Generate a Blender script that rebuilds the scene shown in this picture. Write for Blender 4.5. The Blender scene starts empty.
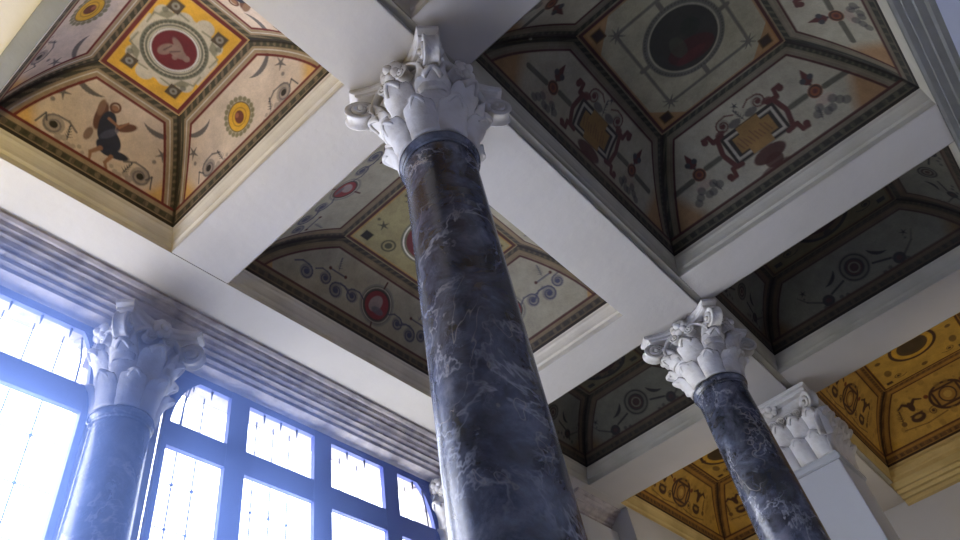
import bpy, bmesh, math, random
import numpy as np
from mathutils import Vector, Matrix
random.seed(4)
S = 5.0
EYE = 1.6
sc = bpy.context.scene
col = sc.collection
PI = math.pi

# ------------------------------------------------------------------ camera, sky, lamps, exposure
cam_d = bpy.data.cameras.new('camera'); cam = bpy.data.objects.new('camera', cam_d); col.objects.link(cam)
cam.location = (0, 0, EYE); cam.rotation_euler = (2.4015, 0.1565, 0.7224)
cam_d.sensor_width = 36; cam_d.lens = 745.74/960*36; cam_d.clip_end = 300
sc.camera = cam
sc.view_settings.view_transform = 'Standard'; sc.view_settings.look = 'None'
sc.view_settings.gamma = 1; sc.view_settings.use_curve_mapping = False
sc.view_settings.exposure = -0.76
sc.cycles.use_denoising = True
sc.cycles.max_bounces = 8; sc.cycles.diffuse_bounces = 5; sc.cycles.volume_bounces = 0
sc.cycles.sample_clamp_indirect = 6

world = bpy.data.worlds.new('sky'); sc.world = world; world.use_nodes = True
wn = world.node_tree.nodes; wl = world.node_tree.links
bg = wn['Background']; bg.inputs[0].default_value = (0.92, 0.95, 1.0, 1); bg.inputs[1].default_value = 12.5

def W(x, y, z):            # plan units (eye at origin) to metres
    return Vector((x*S, y*S, EYE + z*S))

def light(name, kind, loc, energy, color, **kw):
    d = bpy.data.lights.new(name, kind); d.energy = energy; d.color = color
    o = bpy.data.objects.new(name, d); col.objects.link(o); o.location = loc
    for k, v in kw.items():
        if k == 'target':
            o.rotation_euler = (Vector(v)-Vector(loc)).to_track_quat('-Z', 'Y').to_euler()
        else: setattr(d, k, v)
    return o
# daylight coming in low through the tall windows
light('window_daylight', 'AREA', W(-1.22, 1.0, .55), 90, (1.0, .94, .84), shape='RECTANGLE', size=3.4, size_y=4.2, target=W(-.3, 1.1, .45))
light('window_daylight', 'AREA', W(-1.22, .08, .55), 370, (1.0, .95, .87), shape='RECTANGLE', size=3.0, size_y=4.2, target=W(-.3, .15, .45))
# warm lamps (an uplighter and two lanterns): one behind the viewer in the first bay, two in the end bay
light('lantern_light', 'SPOT', W(-.62, -.10, .60), 225, (1.0, .77, .18), shadow_soft_size=.12, spot_size=1.75, spot_blend=.8, target=W(-.60, .06, 1.05))
light('lantern_light', 'POINT', W(.22, 2.12, .68), 46, (1.0, .84, .56), shadow_soft_size=.12)
light('lantern_light', 'POINT', W(-.55, 2.0, .66), 60, (1.0, .90, .74), shadow_soft_size=.12)

# ------------------------------------------------------------------ materials
def mat(name, base, rough=.8, noise=None, bump=None, spec=None, metallic=0):
    m = bpy.data.materials.new(name); m.use_nodes = True
    n = m.node_tree.nodes; l = m.node_tree.links; b = n['Principled BSDF']
    b.inputs['Base Color'].default_value = (*base, 1); b.inputs['Roughness'].default_value = rough
    b.inputs['Metallic'].default_value = metallic
    if spec is not None: b.inputs['Specular IOR Level'].default_value = spec
    tc = n.new('ShaderNodeTexCoord')
    if noise:
        sc_, other, lo, hi = noise
        t = n.new('ShaderNodeTexNoise'); t.inputs['Scale'].default_value = sc_; t.inputs['Detail'].default_value = 8
        r = n.new('ShaderNodeMapRange'); r.inputs[1].default_value = lo; r.inputs[2].default_value = hi
        x = n.new('ShaderNodeMix'); x.data_type = 'RGBA'
        x.inputs[6].default_value = (*base, 1); x.inputs[7].default_value = (*other, 1)
        l.new(tc.outputs['Object'], t.inputs['Vector']); l.new(t.outputs['Fac'], r.inputs[0]); l.new(r.outputs[0], x.inputs[0]); l.new(x.outputs[2], b.inputs['Base Color'])
    if bump:
        t = n.new('ShaderNodeTexNoise'); t.inputs['Scale'].default_value = bump[0]; t.inputs['Detail'].default_value = 6
        u = n.new('ShaderNodeBump'); u.inputs['Strength'].default_value = bump[1]; u.inputs['Distance'].default_value = .02
        l.new(tc.outputs['Object'], t.inputs['Vector']); l.new(t.outputs['Fac'], u.inputs['Height']); l.new(u.outputs[0], b.inputs['Normal'])
    return m
M_plaster = mat('plaster', (.60, .56, .51), .9, (1.1, (.53, .495, .45), .35, .75), (9, .25))
M_wall = mat('white_wall_plaster', (.58, .58, .59), .9, (.8, (.52, .52, .53), .4, .7), (7, .2))
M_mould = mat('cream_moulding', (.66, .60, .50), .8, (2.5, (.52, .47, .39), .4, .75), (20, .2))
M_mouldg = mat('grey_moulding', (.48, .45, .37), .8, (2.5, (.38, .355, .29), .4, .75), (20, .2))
M_mouldlit = mat('gilded_moulding', (.62, .47, .20), .6, (2.5, (.46, .33, .12), .4, .75), (20, .2))  # cream moulding with the end bay's warm lamplight put into its colour
M_cornice = mat('weathered_cornice_stone', (.52, .47, .46), .9, (6, (.30, .27, .28), .42, .68), (11, 1.0))
M_capital = mat('carved_white_stone', (.74, .71, .68), .75, (3.2, (.52, .46, .38), .50, .76), (26, .35))
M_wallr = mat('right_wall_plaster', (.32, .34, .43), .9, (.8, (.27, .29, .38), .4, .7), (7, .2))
M_corr = mat('grey_cornice_stone', (.20, .20, .19), .8, (2.5, (.15, .15, .14), .4, .75), (20, .2))  # stone of the right cornice; also shade colour for the nearest beam's fascia
M_floor = mat('floor_stone', (.26, .25, .235), .6, (2, (.20, .19, .18), .3, .7))
M_frame = mat('blue_window_paint', (.03, .05, .26), .5)
M_iron = mat('dark_iron', (.03, .03, .035), .5, metallic=.6)
M_fresco = bpy.data.materials.new('fresco'); M_fresco.use_nodes = True
n = M_fresco.node_tree.nodes; l = M_fresco.node_tree.links; b = n['Principled BSDF']; b.inputs['Roughness'].default_value = .85
at = n.new('ShaderNodeAttribute'); at.attribute_name = 'paint'
tc = n.new('ShaderNodeTexCoord')
nz = n.new('ShaderNodeTexNoise'); nz.inputs['Scale'].default_value = 5; nz.inputs['Detail'].default_value = 10; nz.inputs['Roughness'].default_value = .7
mr = n.new('ShaderNodeMapRange'); mr.inputs[1].default_value = .3; mr.inputs[2].default_value = .75; mr.inputs[3].default_value = .70; mr.inputs[4].default_value = 1.15
mx = n.new('ShaderNodeMix'); mx.data_type = 'RGBA'; mx.blend_type = 'MULTIPLY'; mx.inputs[0].default_value = 1
cb = n.new('ShaderNodeCombineColor')
l.new(tc.outputs['Object'], nz.inputs['Vector']); l.new(nz.outputs['Fac'], mr.inputs[0])
for i in range(3): l.new(mr.outputs[0], cb.inputs[i])
l.new(at.outputs['Color'], mx.inputs[6]); l.new(cb.outputs[0], mx.inputs[7]); l.new(mx.outputs[2], b.inputs['Base Color'])

def marble():
    m = bpy.data.materials.new('veined_dark_blue_marble'); m.use_nodes = True
    n = m.node_tree.nodes; l = m.node_tree.links; b = n['Principled BSDF']
    b.inputs['Roughness'].default_value = .24; b.inputs['Specular IOR Level'].default_value = 1.0
    tc = n.new('ShaderNodeTexCoord')
    oi = n.new('ShaderNodeObjectInfo'); ad = n.new('ShaderNodeVectorMath'); ad.operation = 'ADD'
    sc1 = n.new('ShaderNodeVectorMath'); sc1.operation = 'SCALE'; sc1.inputs[3].default_value = 30
    cx = n.new('ShaderNodeCombineXYZ')
    for i in range(3): l.new(oi.outputs['Random'], cx.inputs[i])
    l.new(cx.outputs[0], sc1.inputs[0]); l.new(tc.outputs['Object'], ad.inputs[0]); l.new(sc1.outputs[0], ad.inputs[1])
    def noise(scale, detail, rough=.6, dist=0, vec=None):
        t = n.new('ShaderNodeTexNoise'); t.inputs['Scale'].default_value = scale; t.inputs['Detail'].default_value = detail
        t.inputs['Roughness'].default_value = rough; t.inputs['Distortion'].default_value = dist
        l.new(vec or ad.outputs[0], t.inputs['Vector']); return t
    def ramp(src, pts):
        r = n.new('ShaderNodeValToRGB'); e = r.color_ramp.elements
        while len(e) < len(pts): e.new(.5)
        for k, (p, c) in enumerate(pts): e[k].position = p; e[k].color = (*c, 1)
        l.new(src, r.inputs[0]); return r
    base = ramp(noise(2.6, 9, .68, .6).outputs['Fac'], [(.30, (.010, .012, .018)), (.43, (.026, .030, .044)), (.53, (.065, .075, .110)), (.66, (.19, .21, .28))])
    # thin wandering veins: distance from the mid value of a noise field
    def vein(scale, width, dist, col_, prev, gate=None):
        t = noise(scale, 5, .62, dist)
        a = n.new('ShaderNodeMath'); a.operation = 'SUBTRACT'; a.inputs[1].default_value = .5; l.new(t.outputs['Fac'], a.inputs[0])
        c = n.new('ShaderNodeMath'); c.operation = 'ABSOLUTE'; l.new(a.outputs[0], c.inputs[0])
        r = n.new('ShaderNodeMapRange'); r.inputs[1].default_value = 0; r.inputs[2].default_value = width; r.inputs[3].default_value = 1; r.inputs[4].default_value = 0
        l.new(c.outputs[0], r.inputs[0])
        g = noise(1.7, 3, .5, 0); gr = n.new('ShaderNodeMapRange'); gr.inputs[1].default_value = .46; gr.inputs[2].default_value = .62; l.new(g.outputs['Fac'], gr.inputs[0])
        mu = n.new('ShaderNodeMath'); mu.operation = 'MULTIPLY'; l.new(r.outputs[0], mu.inputs[0]); l.new(gr.outputs[0], mu.inputs[1])
        x = n.new('ShaderNodeMix'); x.data_type = 'RGBA'; l.new(mu.outputs[0], x.inputs[0]); l.new(prev, x.inputs[6]); x.inputs[7].default_value = (*col_, 1)
        return x.outputs[2]
    o = vein(1.2, .030, .4, (.11, .12, .17), base.outputs[0])
    o = vein(1.9, .018, .45, (.34, .35, .40), o)
    o = vein(5.5, .012, .4, (.13, .14, .20), o)
    o = vein(.7, .0035, .5, (.34, .31, .30), o)
    l.new(o, b.inputs['Base Color'])
    return m
M_marble = marble()

def glassmat():
    m = bpy.data.materials.new('window_glass'); m.use_nodes = True
    n = m.node_tree.nodes; l = m.node_tree.links; n.remove(n['Principled BSDF'])
    t = n.new('ShaderNodeBsdfTransparent'); t.inputs[0].default_value = (.97, .98, 1, 1)
    g = n.new('ShaderNodeBsdfGlossy'); g.inputs['Roughness'].default_value = .3
    x = n.new('ShaderNodeMixShader'); x.inputs[0].default_value = .01
    l.new(t.outputs[0], x.inputs[1]); l.new(g.outputs[0], x.inputs[2]); l.new(x.outputs[0], n['Material Output'].inputs[0])
    return m
M_glass = glassmat()

# ------------------------------------------------------------------ helpers
def link(name, me, m=None, parent=None, smooth=False, loc=None):
    o = bpy.data.objects.new(name, me); col.objects.link(o)
    if m: me.materials.append(m)
    if parent: o.parent = parent
    if loc is not None: o.location = loc
    if smooth: me.polygons.foreach_set('use_smooth', [True]*len(me.polygons))
    return o
def from_pydata(name, v, f, m=None, parent=None, smooth=False, loc=None):
    me = bpy.data.meshes.new(name); me.from_pydata([tuple(p) for p in v], [], f); me.update()
    return link(name, me, m, parent, smooth, loc)
def from_bm(name, bm, m=None, parent=None, smooth=False, loc=None):
    bmesh.ops.recalc_face_normals(bm, faces=bm.faces)
    me = bpy.data.meshes.new(name); bm.to_mesh(me); bm.free()
    return link(name, me, m, parent, smooth, loc)
def thing(name, label, cat, loc=(0, 0, 0), rz=0, group=None):
    o = bpy.data.objects.new(name, None); col.objects.link(o); o.location = loc; o.rotation_euler = (0, 0, rz)
    o['label'] = label; o['category'] = cat; o['kind'] = 'thing'
    if group: o['group'] = group
    return o
def tag(o, label, cat, group=None):
    o['label'] = label; o['category'] = cat; o['kind'] = 'thing'
    if group: o['group'] = group
    return o
def struct(o, label=None):
    o['kind'] = 'structure'
    if label: o['label'] = label
    return o
def bm_box(bm, x0, x1, y0, y1, z0, z1, bevel=0):
    g = bmesh.ops.create_cube(bm, size=1)
    bmesh.ops.scale(bm, verts=g['verts'], vec=(abs(x1-x0), abs(y1-y0), abs(z1-z0)))
    bmesh.ops.translate(bm, verts=g['verts'], vec=((x0+x1)/2, (y0+y1)/2, (z0+z1)/2))
    if bevel:
        es = list({e for v in g['verts'] for e in v.link_edges})
        bmesh.ops.bevel(bm, geom=es, offset=bevel, segments=2, affect='EDGES')
def wbox(bm, x0, x1, y0, y1, z0, z1, bevel=0):   # plan units
    a = W(x0, y0, z0); c = W(x1, y1, z1); bm_box(bm, a.x, c.x, a.y, c.y, a.z, c.z, bevel)
def sweep_profile(bm, prof, path, closed=False):
    """prof: list of (inset, z) metres; path(inset) -> list of (x, y) corner points for that inset."""
    rows = [[bm.verts.new((x, y, z)) for x, y in path(d)] for d, z in prof]
    k = len(rows[0]); rng = range(k if closed else k-1)
    for i in range(len(rows)-1):
        for j in rng:
            bm.faces.new((rows[i][j], rows[i][(j+1) % k], rows[i+1][(j+1) % k], rows[i+1][j]))
    return rows
def lathe(bm, prof, seg=48, cap=True):
    rows = []
    for r, z in prof:
        rows.append([bm.verts.new((r*math.cos(2*PI*i/seg), r*math.sin(2*PI*i/seg), z)) for i in range(seg)])
    for a, c in zip(rows, rows[1:]):
        for i in range(seg): bm.faces.new((a[i], a[(i+1) % seg], c[(i+1) % seg], c[i]))
    if cap: bm.faces.new(rows[0][::-1]); bm.faces.new(rows[-1])
def tube(bm, pts, r, seg=8, taper=None):
    pts = [Vector(p) for p in pts]; rows = []
    ref = None
    for i, p in enumerate(pts):
        t = (pts[min(i+1, len(pts)-1)]-pts[max(i-1, 0)]).normalized()
        if ref is None: ref = t.orthogonal().normalized()
        ref = (ref - t*ref.dot(t)).normalized(); bi = t.cross(ref)
        rr = r if taper is None else r*taper(i/(len(pts)-1))
        rows.append([bm.verts.new(p + rr*(math.cos(2*PI*k/seg)*ref + math.sin(2*PI*k/seg)*bi)) for k in range(seg)])
    for a, c in zip(rows, rows[1:]):
        for i in range(seg): bm.faces.new((a[i], a[(i+1) % seg], c[(i+1) % seg], c[i]))
    bm.faces.new(rows[0][::-1]); bm.faces.new(rows[-1])

# ------------------------------------------------------------------ structure (plan units)
ZM, ZC, ZP, ZT = 1.0, 1.0101, 1.0506, 1.182       # main-beam soffit, cross-beam soffit, foot of the painting, flat panel
XL, XR = -.3832, -.2594
XW, XRW, XRE = -.8157, .285, .3375
YE = 2.55
FZ = -EYE/S
bm = bmesh.new(); wbox(bm, -1.25, .42, -1.5, 2.62, FZ-.04, FZ); struct(from_bm('floor', bm, M_floor))
bm = bmesh.new(); wbox(bm, -1.08, .42, -1.5, 2.62, 1.24, 1.28)
struct(from_bm('ceiling', bm, M_plaster))
bm = bmesh.new(); wbox(bm, -.93, XW, -1.5, YE, ZC, 1.2395); struct(from_bm('trim_6', bm, M_plaster), 'plain plaster strip of ceiling along the window wall')
bm = bmesh.new(); wbox(bm, XRW+.001, XRE, -1.5, YE, ZC+.012, 1.2395); struct(from_bm('trim_7', bm, M_plaster), 'plaster above the cornice of the right wall')
bm = bmesh.new(); wbox(bm, XR+.001, XRW, 2.445, YE, ZC, 1.2395); wbox(bm, XW+.001, XL-.001, 2.445, YE, ZC, 1.2395); struct(from_bm('trim_8', bm, M_plaster), 'plaster above the cornice of the end wall')
bm = bmesh.new(); wbox(bm, -1.08, .42, -1.56, -1.5, FZ, 1.24); struct(from_bm('wall_back', bm, M_wall))
bm = bmesh.new(); wbox(bm, XRE, .40, -1.5, 2.62, FZ, 1.24); struct(from_bm('wall_right', bm, M_wallr))
bm = bmesh.new(); wbox(bm, -1.08, XRE, YE, 2.62, FZ, 1.24); struct(from_bm('wall_far', bm, M_wall))

# window wall: narrow piers between the windows, parapet and lintel, with blocks behind the entablature
WX0, WX1 = -1.06, -.985
for (x1, y0, y1, z0, z1, nm) in ((WX1, -1.5, -.33, FZ, .955, 'wall_left'), (WX1, 1.30, 1.79, FZ, .955, 'wall_left'), (-1.0, .385, .505, FZ, .955, 'wall_left'), (-1.0, 1.185, 1.2995, FZ, .955, 'wall_left'),
                                 (WX1, -.3295, .3845, FZ, -.10, 'wall_left'), (-.999, .5055, 1.1845, FZ, -.10, 'wall_left'), (WX1, -1.5, 1.79, .960, 1.2395, 'wall_left')):
    bm = bmesh.new(); wbox(bm, WX0, x1, y0, y1, z0, z1); struct(from_bm(nm, bm, M_cornice))
bm = bmesh.new(); wbox(bm, -1.06, -.8165, 1.79, YE, FZ, ZC-.0005, .004)
wbox(bm, -.984, -.865, 1.60, 1.789, FZ, .9555)
struct(from_bm('wall_left_white', bm, M_wall))

# beams: main beam on the column row, cross beams either side
def beam(x0, x1, y0, y1, z0, label, name='ceiling_beam', group=None):
    bm = bmesh.new(); wbox(bm, x0, x1, y0, y1, z0, 1.238, .006)
    return tag(from_bm(name, bm, M_plaster), label, 'ceiling beam', group)
beam(XL, XR, -1.2, YE-.001, ZM, 'long white plaster main beam resting on the column capitals', 'main_beam')
YB = [(-.07, .0355), (.3746, .4854), (1.1285, 1.2381), (1.6047, 1.7586)]
LBL = ['white cross beam with a grey edge, cutting across the near end of the yellow-panelled coffer', 'white cross beam from the nearest column capital to the window wall',
       'white cross beam behind the big column towards the window wall, second from the viewer', 'white cross beam between the dark and the gold coffers on the window side']
LBR = ['white cross beam above the viewer, beyond the top edge of the photo', 'white cross beam running right from above the nearest capital, before the largest dark coffer',
       'broad white cross beam between the largest dark coffer and the small very dark one', 'white cross beam before the gold coffer on the right wall side']
for k, (y0, y1) in enumerate(YB):
    beam(XW+.0005, XL-.0005, y0, y1, ZC, LBL[k])
    if k: beam(XR+.0005, XRW-.0005, y0, y1, ZC, LBR[k])

bm = bmesh.new(); wbox(bm, XW+.001, XL-.001, .022, .046, ZM-.004, ZC-.0005, .008); wbox(bm, XW+.001, XL-.001, .0365, .046, ZC-.001, 1.03); struct(from_bm('trim_9', bm, M_corr), 'grey fascia along the edge of the nearest cross beam')  # dark grey puts the shade of the beam's far side into the colour
# cornices
def run_profile(name, prof, y0, y1, m, step=None):
    """prof = list of (x, z) plan units, closed polygon; extruded along y with a slight waviness"""
    bm = bmesh.new(); ny = 2 if not step else step
    rows = []
    for i in range(ny):
        y = y0+(y1-y0)*i/(ny-1)
        rows.append([bm.verts.new(W(x, y, z)) for x, z in prof])
    k = len(prof)
    for a, c in zip(rows, rows[1:]):
        for j in range(k): bm.faces.new((a[j], a[(j+1) % k], c[(j+1) % k], c[j]))
    bm.faces.new(rows[0]); bm.faces.new(rows[-1][::-1])
    return from_bm(name, bm, m)
def entab(off=0):
    o = off
    return [(-1.0, ZC), (-.902+o, ZC), (-.902+o, ZC-.005), (-.907+o, ZC-.008), (-.912+o, ZC-.008), (-.916+o, ZC-.014), (-.924+o, ZC-.016), (-.924+o, ZC-.021), (-.929+o, ZC-.023),
            (-.934+o, ZC-.029), (-.941+o, ZC-.031), (-.941+o, ZC-.036), (-.950+o, ZC-.038), (-.952+o, ZC-.044), (-.960+o, ZC-.046), (-.962+o, ZC-.052), (-.985, ZC-.0535), (-1.0, ZC-.0535)]
struct(run_profile('trim_1', entab(), -1.5, 1.5845, M_cornice), 'weathered grey stone cornice running above the windows')
struct(run_profile('trim_10', entab(.065), 1.585, 1.815, M_cornice), 'end of the weathered cornice, stepping forward over a white respond')
prof = [(XRE, ZC+.012), (XRW, ZC+.012), (XRW, ZC-.006), (XRW+.004, ZC-.008), (XRW+.013, ZC-.0085), (XRW+.014, ZC-.011), (XRW+.026, ZC-.0115), (XRW+.028, ZC-.014), (XRW+.040, ZC-.0145), (XRW+.044, ZC-.018), (XRE, ZC-.019)]
struct(run_profile('trim_2', prof, -1.5, YE, M_corr), 'grey fluted cornice along the right wall')
# end wall cornice (runs along x)
bm = bmesh.new()
pr = [(2.40, ZC+.03), (2.425, ZC+.022), (2.43, ZC+.005), (2.445, ZC-.001), (2.45, ZC-.007), (2.47, ZC-.004), (2.475, ZC-.013), (2.50, ZC-.009), (2.505, ZC-.018), (2.53, ZC-.014), (2.535, ZC-.024), (YE, ZC-.026), (YE, ZC+.03)]
def endcorn(x0, x1, nm, lb):
    bm = bmesh.new()
    ra = [bm.verts.new(W(x0, y, z)) for y, z in pr]; rb = [bm.verts.new(W(x1, y, z)) for y, z in pr]
    k = len(pr)
    for j in range(k): bm.faces.new((ra[j], ra[(j+1) % k], rb[(j+1) % k], rb[j]))
    bm.faces.new(ra); bm.faces.new(rb[::-1])
    struct(from_bm(nm, bm, M_mouldlit), lb)
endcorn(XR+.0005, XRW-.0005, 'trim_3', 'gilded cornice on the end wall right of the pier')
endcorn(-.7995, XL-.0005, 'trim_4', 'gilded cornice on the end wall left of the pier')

# ------------------------------------------------------------------ painting on a grid of surface points
def C3(*c): return np.array(c, float)
def hexc(h):
    c = np.array([int(h[i:i+2], 16) for i in (0, 2, 4)])/255
    return np.where(c <= .04045, c/12.92, ((c+.055)/1.055)**2.4)
class Canvas:
    def __init__(s, a, b, base, w=.006):
        s.a, s.b, s.w = a, b, w
        s.c = np.empty(a.shape+(3,)); s.c[:] = base
    def put(s, sd, c, op=1.0):
        m = np.clip(.5-sd/s.w, 0, 1)*op
        s.c += m[..., None]*(np.asarray(c)-s.c)
    def disc(s, x, y, r, c, op=1, ry=None, rot=0):
        dx, dy = s.a-x, s.b-y
        if rot: dx, dy = dx*math.cos(rot)+dy*math.sin(rot), -dx*math.sin(rot)+dy*math.cos(rot)
        if ry: d = (np.sqrt((dx/r)**2+(dy/ry)**2)-1)*min(r, ry)
        else: d = np.hypot(dx, dy)-r
        s.put(d, c, op)
    def ring(s, x, y, r, t, c, op=1, ry=None):
        dx, dy = s.a-x, s.b-y
        d = (np.sqrt((dx/r)**2+(dy/(ry or r))**2)-1)*min(r, ry or r)
        s.put(np.abs(d)-t/2, c, op)
    def line(s, x0, y0, x1, y1, t, c, op=1, t1=None):
        dx, dy = x1-x0, y1-y0; L = dx*dx+dy*dy+1e-9
        h = np.clip(((s.a-x0)*dx+(s.b-y0)*dy)/L, 0, 1)
        tt = t if t1 is None else t+(t1-t)*h
        s.put(np.hypot(s.a-x0-h*dx, s.b-y0-h*dy)-tt/2, c, op)
    def rect(s, x0, y0, x1, y1, c, op=1, rot=0):
        cx, cy = (x0+x1)/2, (y0+y1)/2; dx, dy = s.a-cx, s.b-cy
        if rot: dx, dy = dx*math.cos(rot)+dy*math.sin(rot), -dx*math.sin(rot)+dy*math.cos(rot)
        s.put(np.maximum(np.abs(dx)-abs(x1-x0)/2, np.abs(dy)-abs(y1-y0)/2), c, op)
    def frame(s, x0, y0, x1, y1, t, c, op=1):
        cx, cy = (x0+x1)/2, (y0+y1)/2
        d = np.maximum(np.abs(s.a-cx)-abs(x1-x0)/2, np.abs(s.b-cy)-abs(y1-y0)/2)
        s.put(np.abs(d)-t/2, c, op)
    def pl(s, pts, t, c, op=1, t1=None):
        k = len(pts)-1
        for i in range(k):
            ta = t if t1 is None else t+(t1-t)*i/k
            tb = t if t1 is None else t+(t1-t)*(i+1)/k
            s.line(*pts[i], *pts[i+1], ta, c, op, tb)
    def arc(s, x, y, r, a0, a1, t, c, op=1, t1=None, k=10, ry=None):
        s.pl([(x+r*math.cos(a0+(a1-a0)*i/k), y+(ry or r)*math.sin(a0+(a1-a0)*i/k)) for i in range(k+1)], t, c, op, t1)
    def scroll(s, x, y, r, c, d=1, eye=None, tail=1.2, fill=None):
        if fill is not None: s.disc(x, y, r*.95, fill, .8)
        k = 22; pts = []
        for i in range(k+1):
            u = i/k; an = PI*.5+d*(-u*3.2*PI); rr = r*(1-.8*u)
            pts.append((x+rr*math.cos(an), y+rr*math.sin(an)))
        pts = [(x+d*-r*tail*1.6, y+r*.5), (x+d*-r*tail*.8, y+r*1.05)]+pts
        s.pl(pts, r*.20, c, 1, r*.10)
        s.disc(x, y, r*.36, c if eye is None else eye)
    def crescent(s, x, y, r, a0, a1, c, t=.02):
        k = 12
        for i in range(k):
            u0, u1 = i/k, (i+1)/k
            w0, w1 = t*math.sin(PI*u0)+.003, t*math.sin(PI*u1)+.003
            A, B = a0+(a1-a0)*u0, a0+(a1-a0)*u1
            s.line(x+r*math.cos(A), y+r*math.sin(A), x+r*math.cos(B), y+r*math.sin(B), w0, c, 1, w1)
    def bird(s, x, y, r, c):
        for an in (.4, 1.6, 2.8, 4.2, 5.5): s.line(x, y, x+r*math.cos(an), y+r*math.sin(an), r*.45, c, 1, r*.08)
        s.disc(x+r*.5, y-r*1.5, r*.3, c, .8)
    def sprig(s, x, y, h, c, d=1, op=1, n_=5):
        s.line(x, y, x+d*h*.25, y+h, h*.05, c, op)
        for i in range(n_):
            u = (i+1)/(n_+.5); px, py = x+d*h*.25*u, y+h*u
            for sg in (-1, 1): s.line(px, py, px+sg*h*.26*(1.1-u), py+h*.14, h*.09, c, op, h*.02)
    def wreath(s, x, y, r, t, c, n_=26):
        for i in range(n_):
            an = 2*PI*i/n_; s.disc(x+r*math.cos(an), y+r*math.sin(an), t*.62, c, .85)
    def finish(s, seed, amt=.12):
        rs = np.random.RandomState(seed); f = rs.rand(*s.a.shape)
        s.c *= (1-amt/2+amt*f)[..., None]
        return np.clip(s.c, 0, 1)

P = dict(cream=hexc('d8c5b2'), grey=hexc('b3b2ab'), ochre=hexc('dcaa4e'), gold=hexc('e0ab38'), red=hexc('6e2a26'), dred=hexc('4c2423'), dark=hexc('2c2723'),
         green=hexc('4a4637'), beige=hexc('a08b6f'), brown=hexc('5c4032'), slate=hexc('46464f'), blue=hexc('3b3f66'), white=hexc('ded8cb'), tan=hexc('b07d48'))
def mixc(a, b_, k): return a*(1-k)+b_*k

# palettes per coffer: field, corner, line, garland, border, drawing
PAL = {
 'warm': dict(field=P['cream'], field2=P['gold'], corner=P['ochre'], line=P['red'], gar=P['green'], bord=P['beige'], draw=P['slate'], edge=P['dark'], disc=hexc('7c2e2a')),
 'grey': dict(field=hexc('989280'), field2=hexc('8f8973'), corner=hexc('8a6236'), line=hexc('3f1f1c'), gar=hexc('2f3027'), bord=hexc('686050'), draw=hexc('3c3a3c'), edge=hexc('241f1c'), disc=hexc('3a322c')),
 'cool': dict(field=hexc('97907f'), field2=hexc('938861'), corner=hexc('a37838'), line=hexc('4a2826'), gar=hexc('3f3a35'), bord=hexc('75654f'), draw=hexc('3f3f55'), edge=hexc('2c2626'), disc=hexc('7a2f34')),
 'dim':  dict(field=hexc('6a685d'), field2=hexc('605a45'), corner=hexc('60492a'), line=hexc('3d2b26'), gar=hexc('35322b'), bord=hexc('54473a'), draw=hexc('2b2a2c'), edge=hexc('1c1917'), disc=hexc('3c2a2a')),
 'gold': dict(field=hexc('c49b44'), field2=hexc('cca244'), corner=hexc('d4a434'), line=hexc('5a3216'), gar=hexc('6b4a24'), bord=hexc('a87b33'), draw=hexc('4c3020'), edge=hexc('2c1c10'), disc=hexc('5a4426')),
}
def bands(cv, d, lst):
    """lst = [(from, to, colour)] of distance d to a border"""
    for a0, a1, c in lst: cv.put(np.maximum(a0-d, d-a1), c)
def speck(cv, d, a0, a1, along, c, freq=32):
    m = (np.sin(along*freq)*np.sin((d-a0)/(a1-a0)*PI) > .25)
    md = np.maximum(a0-d, d-a1)
    cv.put(np.where(m, md, 1), c, .38)

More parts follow.
